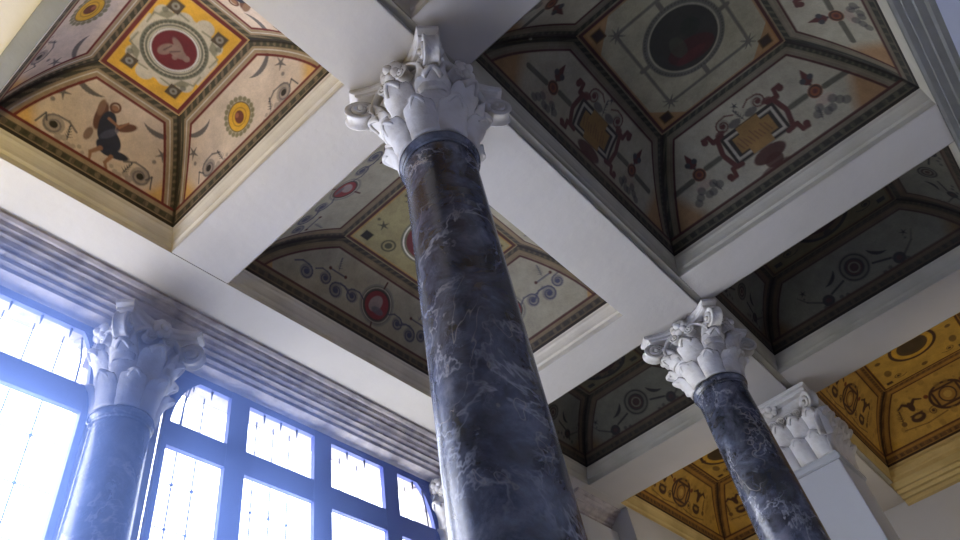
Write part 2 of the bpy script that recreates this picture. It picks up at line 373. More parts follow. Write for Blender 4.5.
def motif_cove(cv, style, side, p, L, B, wide):
    """draw the figures of one cove panel; a along the edge (centre 0, bottom half length L), b up to B"""
    D = p['draw']; mid = B*.50
    k_s = {'grey': 1.27, 'dim': 1.15, 'gold': 1.12}.get(style, 1.0)
    if not wide: k_s = min(k_s, 1.0)
    a_, b0_, w_0 = cv.a, cv.b, cv.w
    cv.a, cv.b, cv.w = a_/k_s, (b0_-mid)/k_s+mid, w_0/k_s
    draw_cove(cv, style, side, p, L, B, wide, D, mid)
    cv.a, cv.b, cv.w = a_, b0_, w_0
def draw_cove(cv, style, side, p, L, B, wide, D, mid):
    if style == 'warm':
        for sg in (-1, 1):
            cv.scroll(sg*L*.47, B*.30, .085, mixc(D, p['field'], .2), sg, eye=P['dark'], fill=mixc(p['field'], P['slate'], .6))
            cv.crescent(sg*L*.36, B*.98, .22, -PI*.5+sg*.25-.75, -PI*.5+sg*.25+.75, mixc(D, p['field'], .15), .040)
            cv.bird(sg*L*.56, B*.60, .06, mixc(D, p['field'], .15))
            for k_ in range(6): cv.disc(sg*(L*.47-.04*k_-.07), B*.22+.02*math.sin(k_*2), .030-.003*k_, mixc(p['field'], D, .55), .7)
            cv.sprig(sg*L*.30, B*.24, .12, D, sg)
            cv.pl([(sg*L*.62, B*.24), (sg*L*.58, B*.36), (sg*L*.54, B*.30)], .012, D)
        if side in ('left', 'right'):     # winged draped figure, running
            br = hexc('6d4a3c'); dk = hexc('2f3444'); fl = hexc('9a6f55')
            cv.disc(-.085, B*.63, .035, br, ry=.085, rot=.9); cv.disc(.12, B*.60, .045, br, ry=.12, rot=-.15); cv.disc(.15, B*.67, .028, hexc('8a6a55'), ry=.07, rot=-.2)
            cv.disc(-.02, B*.46, .12, dk, ry=.075, rot=.5); cv.disc(-.13, B*.36, .10, dk, ry=.035, rot=-.25); cv.disc(-.03, B*.37, .085, dk, ry=.055, rot=.3)
            cv.disc(.045, B*.56, .065, dk, ry=.12, rot=-.25); cv.disc(.0, B*.50, .03, hexc('55586a'), .8, ry=.08, rot=.6)
            cv.disc(.065, B*.72, .032, fl); cv.ring(.065, B*.735, .036, .018, br)
            cv.pl([(.0, B*.34), (.05, B*.26), (.03, B*.19)], .040, fl, 1, .018); cv.pl([(-.10, B*.32), (-.08, B*.24), (-.12, B*.18)], .036, fl, 1, .016)
            cv.pl([(.06, B*.62), (-.04, B*.60), (-.08, B*.68)], .024, fl, 1, .014); cv.disc(.13, B*.40, .03, br, .8, ry=.06)
            cv.rect(-.10, B*.155, .14, B*.19, hexc('7b3b34'), .8)
        else:                              # small golden roundel with a head
            cv.disc(0, mid, .165, hexc('a39880'), .7); cv.wreath(0, mid, .155, .034, hexc('7b7558'), 20); cv.disc(0, mid, .130, hexc('6b5b3a')); cv.disc(0, mid, .120, hexc('dba936'))
            cv.disc(0, mid, .05, hexc('6e3b2b'), ry=.06); cv.disc(.015, mid+.03, .022, hexc('9c6047'))
            cv.ring(0, mid, .078, .008, hexc('9a7428'))
    elif style == 'grey':
        och = hexc('806338'); rd = hexc('4f2a26'); W_ = hexc('9d978a')
        # strapwork cartouche
        cv.rect(-.23, mid-.13, .23, mid+.12, P['dark']); cv.rect(-.205, mid-.105, .205, mid+.095, W_); cv.rect(-.185, mid-.085, .185, mid+.075, P['dark'])
        cv.rect(-.09, mid-.125, .09, mid+.115, och); cv.rect(-.155, mid-.07, .155, mid+.06, och)
        for k_ in range(9):
            cv.line(-.12+.03*k_, mid-.05, -.10+.03*k_, mid+.02+.02*math.sin(k_*2.), .010, rd, .5)
        for sg in (-1, 1):
            for vs_ in (-1, 1):
                cv.pl([(sg*.20, mid+vs_*.135), (sg*.275, mid+vs_*.125), (sg*.285, mid+vs_*.185), (sg*.33, mid+vs_*.19)], .040, rd, 1, .028)
                cv.disc(sg*.325, mid+vs_*.165, .026, rd)
            cv.pl([(sg*.245, mid-.12), (sg*.275, mid), (sg*.245, mid+.11)], .040, rd)
            cv.scroll(sg*.15, mid+.185, .055, rd, sg, fill=mixc(p['field'], D, .4)); cv.disc(sg*.20, mid+.15, .04, rd, .9, ry=.022)
            cv.disc(sg*.07, mid+.15, .05, D, .8, ry=.03)
            cv.line(sg*.31, mid, sg*.43, mid, .042, mixc(p['gar'], p['field'], .2))
            X = sg*.50
            cv.disc(X, mid-.01, .052, hexc('6f3f28')); cv.ring(X, mid-.01, .04, .010, P['dark']); cv.disc(X, mid-.01, .018, rd)
            cv.line(X, mid+.05, X, mid+.11, .02, D); cv.line(X, mid+.09, X, mid+.18, .075, rd, 1, .008); cv.disc(X-.03, mid+.10, .022, D); cv.disc(X+.03, mid+.10, .022, D)
            cv.line(sg*.57, mid-.02, sg*.76, mid-.03, .042, mixc(p['gar'], p['field'], .2))
            cv.disc(X+sg*.02, mid-.10, .07, hexc('9a8478'), .6, ry=.035)
            for k_ in range(7): cv.disc(X+sg*(.0+.035*k_)-.08*sg, mid-.16+.035*math.sin(k_*1.9), .032, D, .65)
            cv.sprig(X-.07*sg, mid-.21, .09, D, sg, .8)
        cv.disc(0, mid-.19, .13, hexc('41211d'), .95, ry=.06); cv.disc(0, mid-.25, .07, hexc('41211d'), .9, ry=.05); cv.disc(.02, mid-.30, .12, hexc('41211d'), .8, ry=.03)
        cv.sprig(0, mid+.13, .11, D, 1, .8); cv.bird(0, mid+.26, .03, D)
    elif style == 'cool':
        R_ = .20 if wide else .15
        cv.disc(0, mid, R_*1.12, hexc('7d7a72')); cv.disc(0, mid, R_, hexc('454140')); cv.ring(0, mid, R_*.93, .012, hexc('a09a8c')); cv.disc(0, mid, R_*.80, P['dark']); cv.disc(0, mid, R_*.76, p['disc'])
        cv.disc(.02, mid+.01, R_*.36, hexc('8f8482'), .9, ry=R_*.5, rot=.5); cv.disc(-.03, mid-.05, R_*.4, hexc('5a5a62'), .8, ry=R_*.2)
        cv.line(0, mid+R_, 0, mid+R_+.07, .02, p['line']); cv.line(0, mid-R_, 0, mid-R_-.07, .02, p['line'])
        for sg in (-1, 1):
            x = R_+.10
            for (dx, r_) in ((.02, .075), (.22, .085), (.38, .070), (.60, .080)):
                if x+dx > L*.80: continue
                cv.scroll(sg*(x+dx), mid-.07+.03*math.sin(dx*20), r_, D, sg if dx < .3 else -sg, fill=mixc(p['field'], D, .6))
            cv.rect(sg*(x+.17), mid+.07, sg*(x+.37), mid+.085, D); cv.disc(sg*(x+.17), mid+.08, .018, p['line']); cv.disc(sg*(x+.37), mid+.08, .018, p['line'])
            cv.sprig(sg*(x+.27), mid+.10, .13, D, sg, .7)
            cv.line(sg*(x+.08), mid-.02, sg*(x+.20), mid+.0, .012, D)
    elif style == 'dim':
        R_ = .13 if side in ('near', 'far') else .09
        cv.disc(0, mid, R_*1.15, mixc(p['field'], D, .35)); cv.ring(0, mid, R_, .016, D); cv.disc(0, mid, R_*.72, D); cv.disc(0, mid, R_*.60, p['disc']); cv.ring(0, mid, R_*.38, .012, p['field'])
        for sg in (-1, 1):
            cv.crescent(sg*.33, mid+.14, .16, -PI*.5-sg*.6-.6, -PI*.5-sg*.6+.6, D, .03)
            cv.disc(sg*.38, mid-.15, .06, D); cv.disc(sg*.38, mid-.15, .026, p['disc']); cv.pl([(sg*.44, mid-.14), (sg*.56, mid-.06), (sg*.62, mid+.03)], .02, D, .8, .006)
            cv.bird(sg*.55, mid+.04, .035, D); cv.line(sg*.16, mid-.06, sg*.32, mid-.11, .022, D)
            for k_ in range(6): cv.disc(sg*(.2+.06*k_), mid-.2+.02*math.sin(k_*2.3), .02, D, .7)
    elif style == 'gold':
        rd = hexc('7a3f1e')
        cv.disc(0, mid, .24, mixc(p['field'], rd, .40), ry=.20); cv.ring(0, mid, .22, .03, D, ry=.18); cv.frame(-.16, mid-.12, .16, mid+.12, .030, D); cv.ring(0, mid, .10, .020, D); cv.disc(0, mid, .05, hexc('c9a24c'))
        for k_ in range(60):
            an = k_*2.399; rr = .28+.055*(k_ % 13); cv.disc(rr*math.cos(an)*1.5, mid+rr*math.sin(an)*.55, .018+.012*(k_ % 3), mixc(p['field'], D, .45), .6)
        for sg in (-1, 1):
            X = sg*.46
            # spread eagle
            cv.disc(X, mid+.07, .04, D, ry=.075); cv.pl([(X, mid+.08), (X-.08, mid+.15), (X-.16, mid+.11)], .055, D, 1, .018); cv.pl([(X, mid+.08), (X+.08, mid+.15), (X+.16, mid+.11)], .055, D, 1, .018)
            cv.disc(X+.01, mid+.125, .018, D)
            # urn
            cv.disc(X, mid-.10, .095, D, ry=.065); cv.disc(X, mid-.09, .05, p['field'], .7, ry=.022); cv.rect(X-.04, mid-.155, X+.04, mid-.135, D); cv.line(X-.08, mid-.05, X+.08, mid-.05, .018, D)
            cv.scroll(sg*.26, mid-.11, .05, D, sg); cv.disc(sg*.66, mid-.10, .035, D, .8); cv.sprig(sg*.66, mid-.08, .16, D, -sg, .9)
            cv.disc(sg*.24, mid+.10, .03, rd); cv.pl([(sg*.12, mid-.19), (sg*.4, mid-.22), (sg*.7, mid-.18)], .014, D, .8)

def motif_panel(cv, style, p, hx, hy):
    D = p['draw']; m = min(hx, hy)
    if style == 'warm':
        cr = hexc('cbbfa6'); gg = hexc('6e6d5c')
        R_ = .172
        for k_ in range(12):
            an = k_*PI/6+.2; r0 = R_*1.72*(1+.10*math.sin(an*4)); cv.disc(r0*math.cos(an), r0*math.sin(an), R_*.42, cr)
        cv.disc(0, 0, R_*1.8, cr)
        for k_ in range(4):
            an = PI/4+k_*PI/2; x, y = R_*1.75*math.cos(an), R_*1.75*math.sin(an)
            cv.disc(x, y, R_*.30, hexc('8f8a72'), ry=R_*.16, rot=an+PI/2); cv.disc(x*1.12, y*1.12, R_*.14, gg, .8)
            for s_ in (-1, 1): cv.pl([(x*.9, y*.9), (x*1.05-s_*math.sin(an)*R_*.5, y*1.05+s_*math.cos(an)*R_*.5), (x*.8-s_*math.sin(an)*R_*.9, y*.8+s_*math.cos(an)*R_*.9)], .014, hexc('8f8a72'))
        cv.ring(0, 0, R_*1.34, R_*.34, gg); cv.ring(0, 0, R_*1.30, R_*.05, cr); cv.wreath(0, 0, R_*1.38, R_*.10, hexc('50503f'), 44)
        cv.disc(0, 0, R_*1.10, P['dark']); cv.disc(0, 0, R_*1.08, P['white']); cv.disc(0, 0, R_, hexc('6e2426'))
        fg = hexc('93796a'); fd = hexc('5d4740')
        cv.disc(0, R_*.1, R_*.26, fg, .9, ry=R_*.50); cv.disc(-R_*.22, -R_*.32, R_*.40, fg, .9, ry=R_*.24, rot=.4); cv.disc(R_*.30, -R_*.02, R_*.16, fg, .9, ry=R_*.42, rot=.5); cv.disc(0, R_*.62, R_*.16, fg)
        cv.line(-R_*.2, -R_*.1, R_*.12, R_*.2, .012, fd); cv.line(-R_*.3, -R_*.35, R_*.1, -R_*.22, .012, fd); cv.disc(-R_*.3, R_*.2, R_*.12, fg, .8)
        sq, sqd = hexc('584a38'), hexc('a7a393')
        for sx in (-1, 1):
            for sy in (-1, 1):
                x, y = sx*(hx-.165), sy*(hy-.165); cv.rect(x-.052, y-.052, x+.052, y+.052, sq); cv.disc(x, y, .03, sqd, .7); cv.disc(x, y, .012, sq)
    elif style in ('grey',):
        och = p['corner']
        for sx in (-1, 1):
            for sy in (-1, 1):
                cv.put((sx*-cv.a)+(sy*-cv.b)+hx+hy-.36, och, .8)
                x, y = sx*(hx-.14), sy*(hy-.14); cv.rect(x-.05, y-.05, x+.05, y+.05, hexc('2c1d18')); cv.frame(x-.05, y-.05, x+.05, y+.05, .012, hexc('57401f'))
                x, y = sx*(hx-.26), sy*(hy-.26)
                for k_ in range(8): cv.line(x, y, x+.075*math.cos(k_*PI/4), y+.075*math.sin(k_*PI/4), .022, D, .9, .006)
        cv.frame(-hx+.25, -hy+.25, hx-.25, hy-.25, .030, hexc('5a564c'))
        for an in (0, PI/2, PI, 3*PI/2): cv.line(math.cos(an)*m*.55, math.sin(an)*m*.55, math.cos(an)*(m*.66), math.sin(an)*(m*.66), .045, hexc('5a564c'))
        cv.disc(0, 0, .375, hexc('57554d')); cv.wreath(0, 0, .355, .012, hexc('2d2b27'), 70); cv.disc(0, 0, .328, hexc('8b8574')); cv.disc(0, 0, .312, hexc('2b2a25'))
        cv.disc(.0, .14, .22, hexc('3c1a1a'), .9, ry=.12, rot=.2); cv.disc(-.08, .04, .07, hexc('3a3a30'), .8, ry=.12); cv.disc(.10, -.06, .09, hexc('22281f'), .8)
        cv.disc(-.03, .19, .15, hexc('4a1f1e'), .7, ry=.05)
    elif style == 'cool':
        for sx in (-1, 1):
            for sy in (-1, 1):
                x, y = sx*(hx-.16), sy*(hy-.16); cv.rect(x-.05, y-.05, x+.05, y+.05, hexc('2a2522'))
                x, y = sx*(hx-.36), sy*(hy-.20); cv.bird(x, y, .06, hexc('454237'))
                x, y = sx*(hx-.20), sy*(hy-.42); cv.ring(x, y, .07, .02, hexc('55503e')); cv.disc(x, y, .04, hexc('4c4a3c'))
        cv.disc(0, 0, .34, hexc('6a6654')); cv.ring(0, 0, .31, .015, P['white']); cv.disc(0, 0, .28, hexc('662e30')); cv.disc(0, .03, .11, hexc('8d8073'), ry=.17)
    else:
        ring = hexc('d8a838') if style == 'gold' else p['bord']
        cv.ring(0, 0, .31, .05, p['draw'], ry=.31); cv.disc(0, 0, .285, ring); cv.disc(0, 0, .215, p['disc'])
        if style == 'gold': cv.disc(0, 0, .16, hexc('4f4024'), .7)
        for sx in (-1, 1):
            for sy in (-1, 1):
                x, y = sx*(hx-.14), sy*(hy-.14); cv.rect(x-.045, y-.035, x+.045, y+.035, D)
                x, y = sx*(hx-.30), sy*(hy-.22); cv.scroll(x, y, .06, D, sx)
                cv.disc(sx*(hx-.20), sy*(hy-.40), .05, D, .7, ry=.09)
            cv.disc(sx*(hx-.17), 0, .04, D, .8); cv.disc(0, sx*(hy-.17), .045, D, .8)

def prof(s):
    th = s*PI/2; k = .62
    return k*(1-math.cos(th))+(1-k)*s, k*math.sin(th)+(1-k)*s

def grid_mesh(name, pts, colr, parent):
    nv, nu = pts.shape[:2]
    me = bpy.data.meshes.new(name); me.vertices.add(nv*nu); me.vertices.foreach_set('co', pts.reshape(-1).astype('f'))
    i = np.arange(nv*nu).reshape(nv, nu); q = np.stack([i[:-1, :-1], i[:-1, 1:], i[1:, 1:], i[1:, :-1]], -1).reshape(-1)
    me.loops.add(len(q)); me.loops.foreach_set('vertex_index', q.astype('i'))
    me.polygons.add(len(q)//4); me.polygons.foreach_set('loop_start', (np.arange(len(q)//4)*4).astype('i'))
    me.update(calc_edges=True)
    ca = me.color_attributes.new('paint', 'FLOAT_COLOR', 'POINT')
    cc = np.ones((nv*nu, 4)); cc[:, :3] = colr.reshape(-1, 3); ca.data.foreach_set('color', cc.reshape(-1).astype('f'))
    return link(name, me, M_fresco, parent, True)

def coffer(x0, x1, y0, y1, style, label, ins, res=.009, mins=(.015, .015, .013, .013), Ix=None, Iy=None, seed=1):
    """x0..y1 opening at the beam soffit in plan units; ins=(Ix, Iy) run of the cove"""
    p = PAL[style]
    cx, cy = (x0+x1)/2*S, (y0+y1)/2*S
    root = thing('painted_coffer', label, 'painted ceiling coffer', (cx, cy, EYE+ZC*S))
    oz = EYE+ZC*S
    # moulding round the opening
    ml, mr_, mn, mf = [v_*S for v_ in mins]
    hx0, hx1, hy0, hy1 = x0*S-cx+.004, x1*S-cx-.004, y0*S-cy+.004, y1*S-cy-.004
    H = (ZP-ZC)*S
    profm = [(0, 0.0), (0, .26), (.12, .32), (.26, .36), (.34, .50), (.44, .60), (.62, .74), (.84, .84), (.90, .94), (1, 1.0)]
    bm = bmesh.new()
    def path(d): return [(hx0+ml*d, hy0+mn*d), (hx1-mr_*d, hy0+mn*d), (hx1-mr_*d, hy1-mf*d), (hx0+ml*d, hy1-mf*d)]
    sweep_profile(bm, [(d, z*H) for d, z in profm], path, True)
    # back of the moulding, so that it has a body
    from_bm('moulding', bm, M_mouldlit if style == 'gold' else M_mould if style in ('warm', 'cool') else M_mouldg, root)
    px0, px1, py0, py1 = hx0+ml, hx1-mr_, hy0+mn, hy1-mf
    pcx, pcy = (px0+px1)/2, (py0+py1)/2
    Ix, Iy = ins[0]*S, ins[1]*S; HZ = (ZT-ZP)*S
    Lx, Ly = (px1-px0)/2, (py1-py0)/2
    for side in ('near', 'far', 'left', 'right'):
        alongx = side in ('near', 'far')
        L0 = Lx if alongx else Ly; It = Ix if alongx else Iy; In = Iy if alongx else Ix
        ns = max(24, int(.95/res)); nt = int(2*L0/res)
        ss = np.linspace(0, 1, ns); pr_ = np.array([prof(s_) for s_ in ss])
        arc = np.concatenate([[0], np.cumsum(np.hypot(np.diff(pr_[:, 0])*In, np.diff(pr_[:, 1])*HZ))]); B = arc[-1]
        t = np.linspace(-1, 1, nt)
        L = (L0-It*pr_[:, 0])[:, None]; a = t[None, :]*L; b_ = np.repeat(arc[:, None], nt, 1)
        inset = (In*pr_[:, 0])[:, None]+0*a; z = (H+HZ*pr_[:, 1])[:, None]+0*a
        if side == 'near': X, Y = pcx+a, py0+inset
        if side == 'far': X, Y = pcx-a, py1-inset
        if side == 'left': X, Y = px0+inset, pcy-a
        if side == 'right': X, Y = px1-inset, pcy+a
        pts = np.stack([X, Y, z], -1)
        cv = Canvas(a, b_, p['field'], res*1.1)
        slope = It*np.gradient(pr_[:, 0])/np.gradient(arc)
        dm = (L-np.abs(a))/np.sqrt(1+slope[:, None]**2); dt = B-b_; db = b_
        # ochre in the bottom corners
        cv.put(((dm+db*.9)-(.56 if style == 'grey' else .42))*.09, p['corner'], .8) if style != 'cool' else cv.put((dm+db*.9)-.34, p['corner'], .7)
        motif_cove(cv, style, side, p, L0, B, L0 > 1.2 or style == 'dim' and L0 > 1)
        g1 = .045
        dd = np.minimum(dm, dt)
        bands(cv, dd, [(0, .105, p['bord']), (.105, .128, p['line'])])
        bands(cv, dd, [(0, .048, p['gar']), (.070, .077, P['white'] if style == 'warm' else p['bord']*1.3)])
        speck(cv, dd, 0, .048, a+b_, p['bord'], 75)
        bb = .16
        bands(cv, db, [(0, bb, p['bord']), (0, .035, p['edge']), (.045, .105, p['gar']), (.145, .172, p['line'])])
        speck(cv, db, .045, .105, a, p['bord'], 60); speck(cv, db, .045, .105, a+.05, p['edge'], 83)
        cv.put(dm-.018, p['edge'], .85)
        grid_mesh('cove_panel', pts, cv.finish(seed*7+len(side)), root)
    hx, hy = Lx-Ix, Ly-Iy
    nx, ny = int(2*hx/res), int(2*hy/res)
    a = np.linspace(-hx, hx, nx)[None, :]+np.zeros((ny, 1)); b_ = np.linspace(-hy, hy, ny)[:, None]+np.zeros((1, nx))
    cv = Canvas(a, b_, p['field2'], res*1.1)
    motif_panel(cv, style, p, hx, hy)
    d = np.minimum(hx-np.abs(a), hy-np.abs(b_))
    bands(cv, d, [(0, .012, p['bord']), (.012, .045, p['line']), (.045, .055, p['corner'])])
    pts = np.stack([pcx+a, pcy+b_, H+HZ+0*a], -1)[:, ::-1]
    grid_mesh('flat_panel', pts, cv.finish(seed)[:, ::-1], root)
    return root
WD, NR, WR, NL = (.111, .163), (.102, .083), (.123, .163), (.111, .083)
G = dict(mins=(.0155, .002, .013, .013))
GR = dict(mins=(.012, .0005, .013, .013))
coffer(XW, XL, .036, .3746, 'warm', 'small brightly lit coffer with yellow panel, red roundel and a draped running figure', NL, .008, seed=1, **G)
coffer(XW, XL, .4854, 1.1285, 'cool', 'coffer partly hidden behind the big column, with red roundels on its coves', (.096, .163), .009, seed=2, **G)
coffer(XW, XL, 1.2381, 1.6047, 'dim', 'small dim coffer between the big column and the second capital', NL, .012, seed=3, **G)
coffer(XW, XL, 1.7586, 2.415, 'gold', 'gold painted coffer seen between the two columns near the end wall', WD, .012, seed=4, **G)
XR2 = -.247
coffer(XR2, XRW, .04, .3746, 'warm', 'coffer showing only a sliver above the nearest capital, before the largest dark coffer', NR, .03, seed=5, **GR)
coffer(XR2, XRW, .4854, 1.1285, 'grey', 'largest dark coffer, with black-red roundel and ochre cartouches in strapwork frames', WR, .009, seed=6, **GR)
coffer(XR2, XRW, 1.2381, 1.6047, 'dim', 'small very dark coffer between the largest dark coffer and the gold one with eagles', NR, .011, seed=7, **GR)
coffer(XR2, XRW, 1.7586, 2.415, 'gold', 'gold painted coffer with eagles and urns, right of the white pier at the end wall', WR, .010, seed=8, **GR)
# side of the main beam between the lower soffit and the frames of the right coffers
bm = bmesh.new(); wbox(bm, XR+.0004, XR2-.0004, .04, 2.41, ZC-.001, 1.03)
struct(from_bm('trim_5', bm, M_mouldg), 'grey step along the right side of the main beam')

# added blue volume imitating lens glare at the windows, thinning along the wall
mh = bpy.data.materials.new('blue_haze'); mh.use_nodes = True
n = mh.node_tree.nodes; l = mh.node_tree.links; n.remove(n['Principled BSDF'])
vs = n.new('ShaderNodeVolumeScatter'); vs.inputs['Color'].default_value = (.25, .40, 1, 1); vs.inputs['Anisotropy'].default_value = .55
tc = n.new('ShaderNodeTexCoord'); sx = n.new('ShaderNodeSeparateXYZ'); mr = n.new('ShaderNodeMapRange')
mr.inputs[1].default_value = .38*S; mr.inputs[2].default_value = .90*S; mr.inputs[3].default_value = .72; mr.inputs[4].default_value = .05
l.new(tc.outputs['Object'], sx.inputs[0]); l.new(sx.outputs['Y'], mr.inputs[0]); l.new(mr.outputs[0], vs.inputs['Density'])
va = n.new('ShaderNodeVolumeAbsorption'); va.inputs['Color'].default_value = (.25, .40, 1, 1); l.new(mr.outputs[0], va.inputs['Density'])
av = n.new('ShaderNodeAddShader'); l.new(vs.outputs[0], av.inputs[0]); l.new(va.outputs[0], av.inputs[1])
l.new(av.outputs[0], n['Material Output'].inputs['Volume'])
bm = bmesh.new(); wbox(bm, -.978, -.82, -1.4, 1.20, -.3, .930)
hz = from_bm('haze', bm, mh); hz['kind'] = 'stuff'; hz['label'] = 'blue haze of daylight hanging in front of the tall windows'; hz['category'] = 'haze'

# ------------------------------------------------------------------ windows
def pane_poly(y0, y1, z0, z1, cl=0, cr=0):
    """outline of one light; cl / cr = curved cut of the top corner on that side"""
    pts = [(y0, z0), (y1, z0)]
    if cr:
        for k in range(7):
            u = k/6; pts.append((y1-cr*(1-math.cos(u*PI/2))*.8-cr*.2*u, z1-(z1-z0)*(1-math.sin(u*PI/2)*.55-.45*u)))
    else: pts.append((y1, z1))
    if cl:
        for k in range(7):
            u = 1-k/6; pts.append((y0+cl*(1-math.cos(u*PI/2))*.8+cl*.2*u, z1-(z1-z0)*(1-math.sin(u*PI/2)*.55-.45*u)))
    else: pts.append((y0, z1))
    return pts
def window(name, Y0, Y1, ys, cut, label):
    root = bpy.data.objects.new(name, None); col.objects.link(root); root['kind'] = 'structure'; root['label'] = label
    root.location = W(-1.0, (Y0+Y1)/2, -.10); o = root.location
    zt0, zt1, ztop = .835, .937, .953
    zl = [(-.085, .335), (.375, .787)]
    lights = []
    for i, (a, c) in enumerate(ys):
        lights.append(pane_poly(a, c, zt0, zt1, cut if i == 0 else 0, cut if i == len(ys)-1 else 0))
        for z0, z1 in zl: lights.append(pane_poly(a, c, z0, z1))
    # frame: stiles, mullions, transoms, head and the curved spandrels of the outer lights
    bm = bmesh.new(); fx0, fx1 = -1.0, -.989
    edges = [Y0]+[v for ac in ys for v in ac]+[Y1]
    for k in range(0, len(edges), 2): wbox(bm, fx0, fx1, edges[k], edges[k+1], -.0999, ztop)
    for a, c in ys:
        for z0, z1 in ((-.0999, -.085), (.335, .375), (.787, zt0), (zt1, ztop)): wbox(bm, fx0+.0006, fx1-.0006, a, c, z0, z1)
    for (a, c, sg) in ((ys[0][0], ys[0][1], 1), (ys[-1][1], ys[-1][0], -1)):
        pts = [(a, zt0)]
        for k in range(9):
            u = k/8; pts.append((a+sg*cut*(.8*(1-math.cos(u*PI/2))+.2*u), zt0+(zt1-zt0)*(math.sin(u*PI/2)*.55+.45*u)))
        pts.append((a, zt1))
        lo = [bm.verts.new(W(fx0+.001, y, z)) for y, z in pts]; hi = [bm.verts.new(W(fx1-.001, y, z)) for y, z in pts]
        for k in range(len(pts)): bm.faces.new((lo[k], lo[(k+1) % len(pts)], hi[(k+1) % len(pts)], hi[k]))
        bm.faces.new(lo); bm.faces.new(hi[::-1])
    bmesh.ops.translate(bm, verts=bm.verts, vec=-o)
    from_bm('window_frame', bm, M_frame, root)
    # panes
    for L_ in lights:
        vs = [(.03, y*S-o.y, EYE+z*S-o.z) for y, z in L_]
        from_pydata('pane', vs, [list(range(len(vs)))], M_glass, root)
    # thin outer grille with small knuckles
    gx = -.10
    for i, (a, c) in enumerate(ys):
        nb = max(2, round((c-a)/.045)); bm = bmesh.new()
        for k in range(1, nb):
            y = (a+(c-a)*k/nb)*S-o.y
            tube(bm, [(.02, y, EYE+zt1*S-o.z+.01), (.02, y, EYE+(zt1-.018)*S-o.z)], .014, 6, lambda u: 1-.75*u)
            tube(bm, [(gx, y, EYE+zl[1][0]*S-o.z), (gx, y, EYE+zt1*S-o.z)], .006, 6)
            for zz in (.74, .66, .58, .50):
                bmesh.ops.create_icosphere(bm, subdivisions=1, radius=.017, matrix=Matrix.Translation((gx, y, EYE+zz*S-o.z)))
        for zz in (.74, .66, .58, .50): tube(bm, [(gx, a*S-o.y, EYE+zz*S-o.z), (gx, c*S-o.y, EYE+zz*S-o.z)], .004, 6)
        from_bm('window_grille', bm, M_iron, root)
    # slanting stay in the outermost top lights
    for (a, c, sg) in ((ys[0][0], ys[0][1], 1), (ys[-1][0], ys[-1][1], -1)):
        bm = bmesh.new(); e0 = a if sg > 0 else c
        tube(bm, [(.04, (e0+sg*.030)*S-o.y, EYE+.925*S-o.z), (.04, (e0+sg*.022)*S-o.y, EYE+.88*S-o.z), (.04, (e0+sg*.020)*S-o.y, EYE+.836*S-o.z)], .008, 6)
        from_bm('stay_bar', bm, M_iron, root)
    return root
window('window_1', -.325, .383, [(-.31, -.15), (-.11, .14), (.178, .372)], .03, 'tall blue framed window left of the window column')
window('window_2', .507, 1.183, [(.517, .630), (.671, .829), (.873, 1.021), (1.063, 1.172)], .046, 'four-light blue framed window right of the left column')

# ------------------------------------------------------------------ columns
def leaf_mesh(w, h, proj_, curl, bow=.42):
    """acanthus leaf standing on its foot, face towards +X, thick; returns bmesh"""
    bm = bmesh.new(); nu, nv = 13, 22
    ctrl = [(.16, 0), (.21, .18), (.27, .36), (.37, .53), (.52, .70), (.74, .85), (.98, .95), (1.14, .95), (1.16, .86)]
    def curve(v):
        k = v*(len(ctrl)-1); i = min(int(k), len(ctrl)-2); f = k-i
        p0, p1, p2, p3 = ctrl[max(i-1, 0)], ctrl[i], ctrl[i+1], ctrl[min(i+2, len(ctrl)-1)]
        r = []
        for q in (0, 1):
            r.append(.5*((2*p1[q])+(-p0[q]+p2[q])*f+(2*p0[q]-5*p1[q]+4*p2[q]-p3[q])*f*f+(-p0[q]+3*p1[q]-3*p2[q]+p3[q])*f**3))
        return r
    rows = []
    for j in range(nv+1):
        v = j/nv; dx, z = curve(v)
        wd = w*(.86+.18*math.sin(PI*min(v*1.3, 1)))*(1 if v < .62 else math.sqrt(max(.42, 1-((v-.62)/.46)**2)))
        wd *= 1+.05*math.sin(v*22)
        row = []
        for i in range(nu):
            u = -1+2*i/(nu-1)
            back = bow*w*u*u*(1.0+.5*v)
            rib = (.005*math.cos(u*PI*3.0)-.010*math.exp(-(u/.10)**2))*max(0, 1-1.5*v)
            row.append(bm.verts.new((dx*proj_-back+rib+.045*(1-v)*0, u*wd, z*h-(.13*h*u*u*(v**3)))))
        rows.append(row)
    for a, c in zip(rows, rows[1:]):
        for i in range(nu-1): bm.faces.new((a[i], a[i+1], c[i+1], c[i]))
    bm.normal_update()
    sgn = -1 if rows[5][nu//2].normal.x > 0 else 1
    back = []
    for row in rows:
        nr = []
        for v_ in row:
            nn = v_.normal*sgn
            nr.append(bm.verts.new(v_.co-nn*.026))
        back.append(nr)
    for a, c in zip(back, back[1:]):
        for i in range(nu-1): bm.faces.new((a[i+1], a[i], c[i], c[i+1]))
    rim = [rows[0][i] for i in range(nu)]+[r[-1] for r in rows[1:]]+[rows[-1][i] for i in range(nu-2, -1, -1)]+[r[0] for r in rows[-2:0:-1]]
    rimb = [back[0][i] for i in range(nu)]+[r[-1] for r in back[1:]]+[back[-1][i] for i in range(nu-2, -1, -1)]+[r[0] for r in back[-2:0:-1]]
    for k in range(len(rim)):
        bm.faces.new((rim[k], rim[(k+1) % len(rim)], rimb[(k+1) % len(rim)], rimb[k]))
    return bm
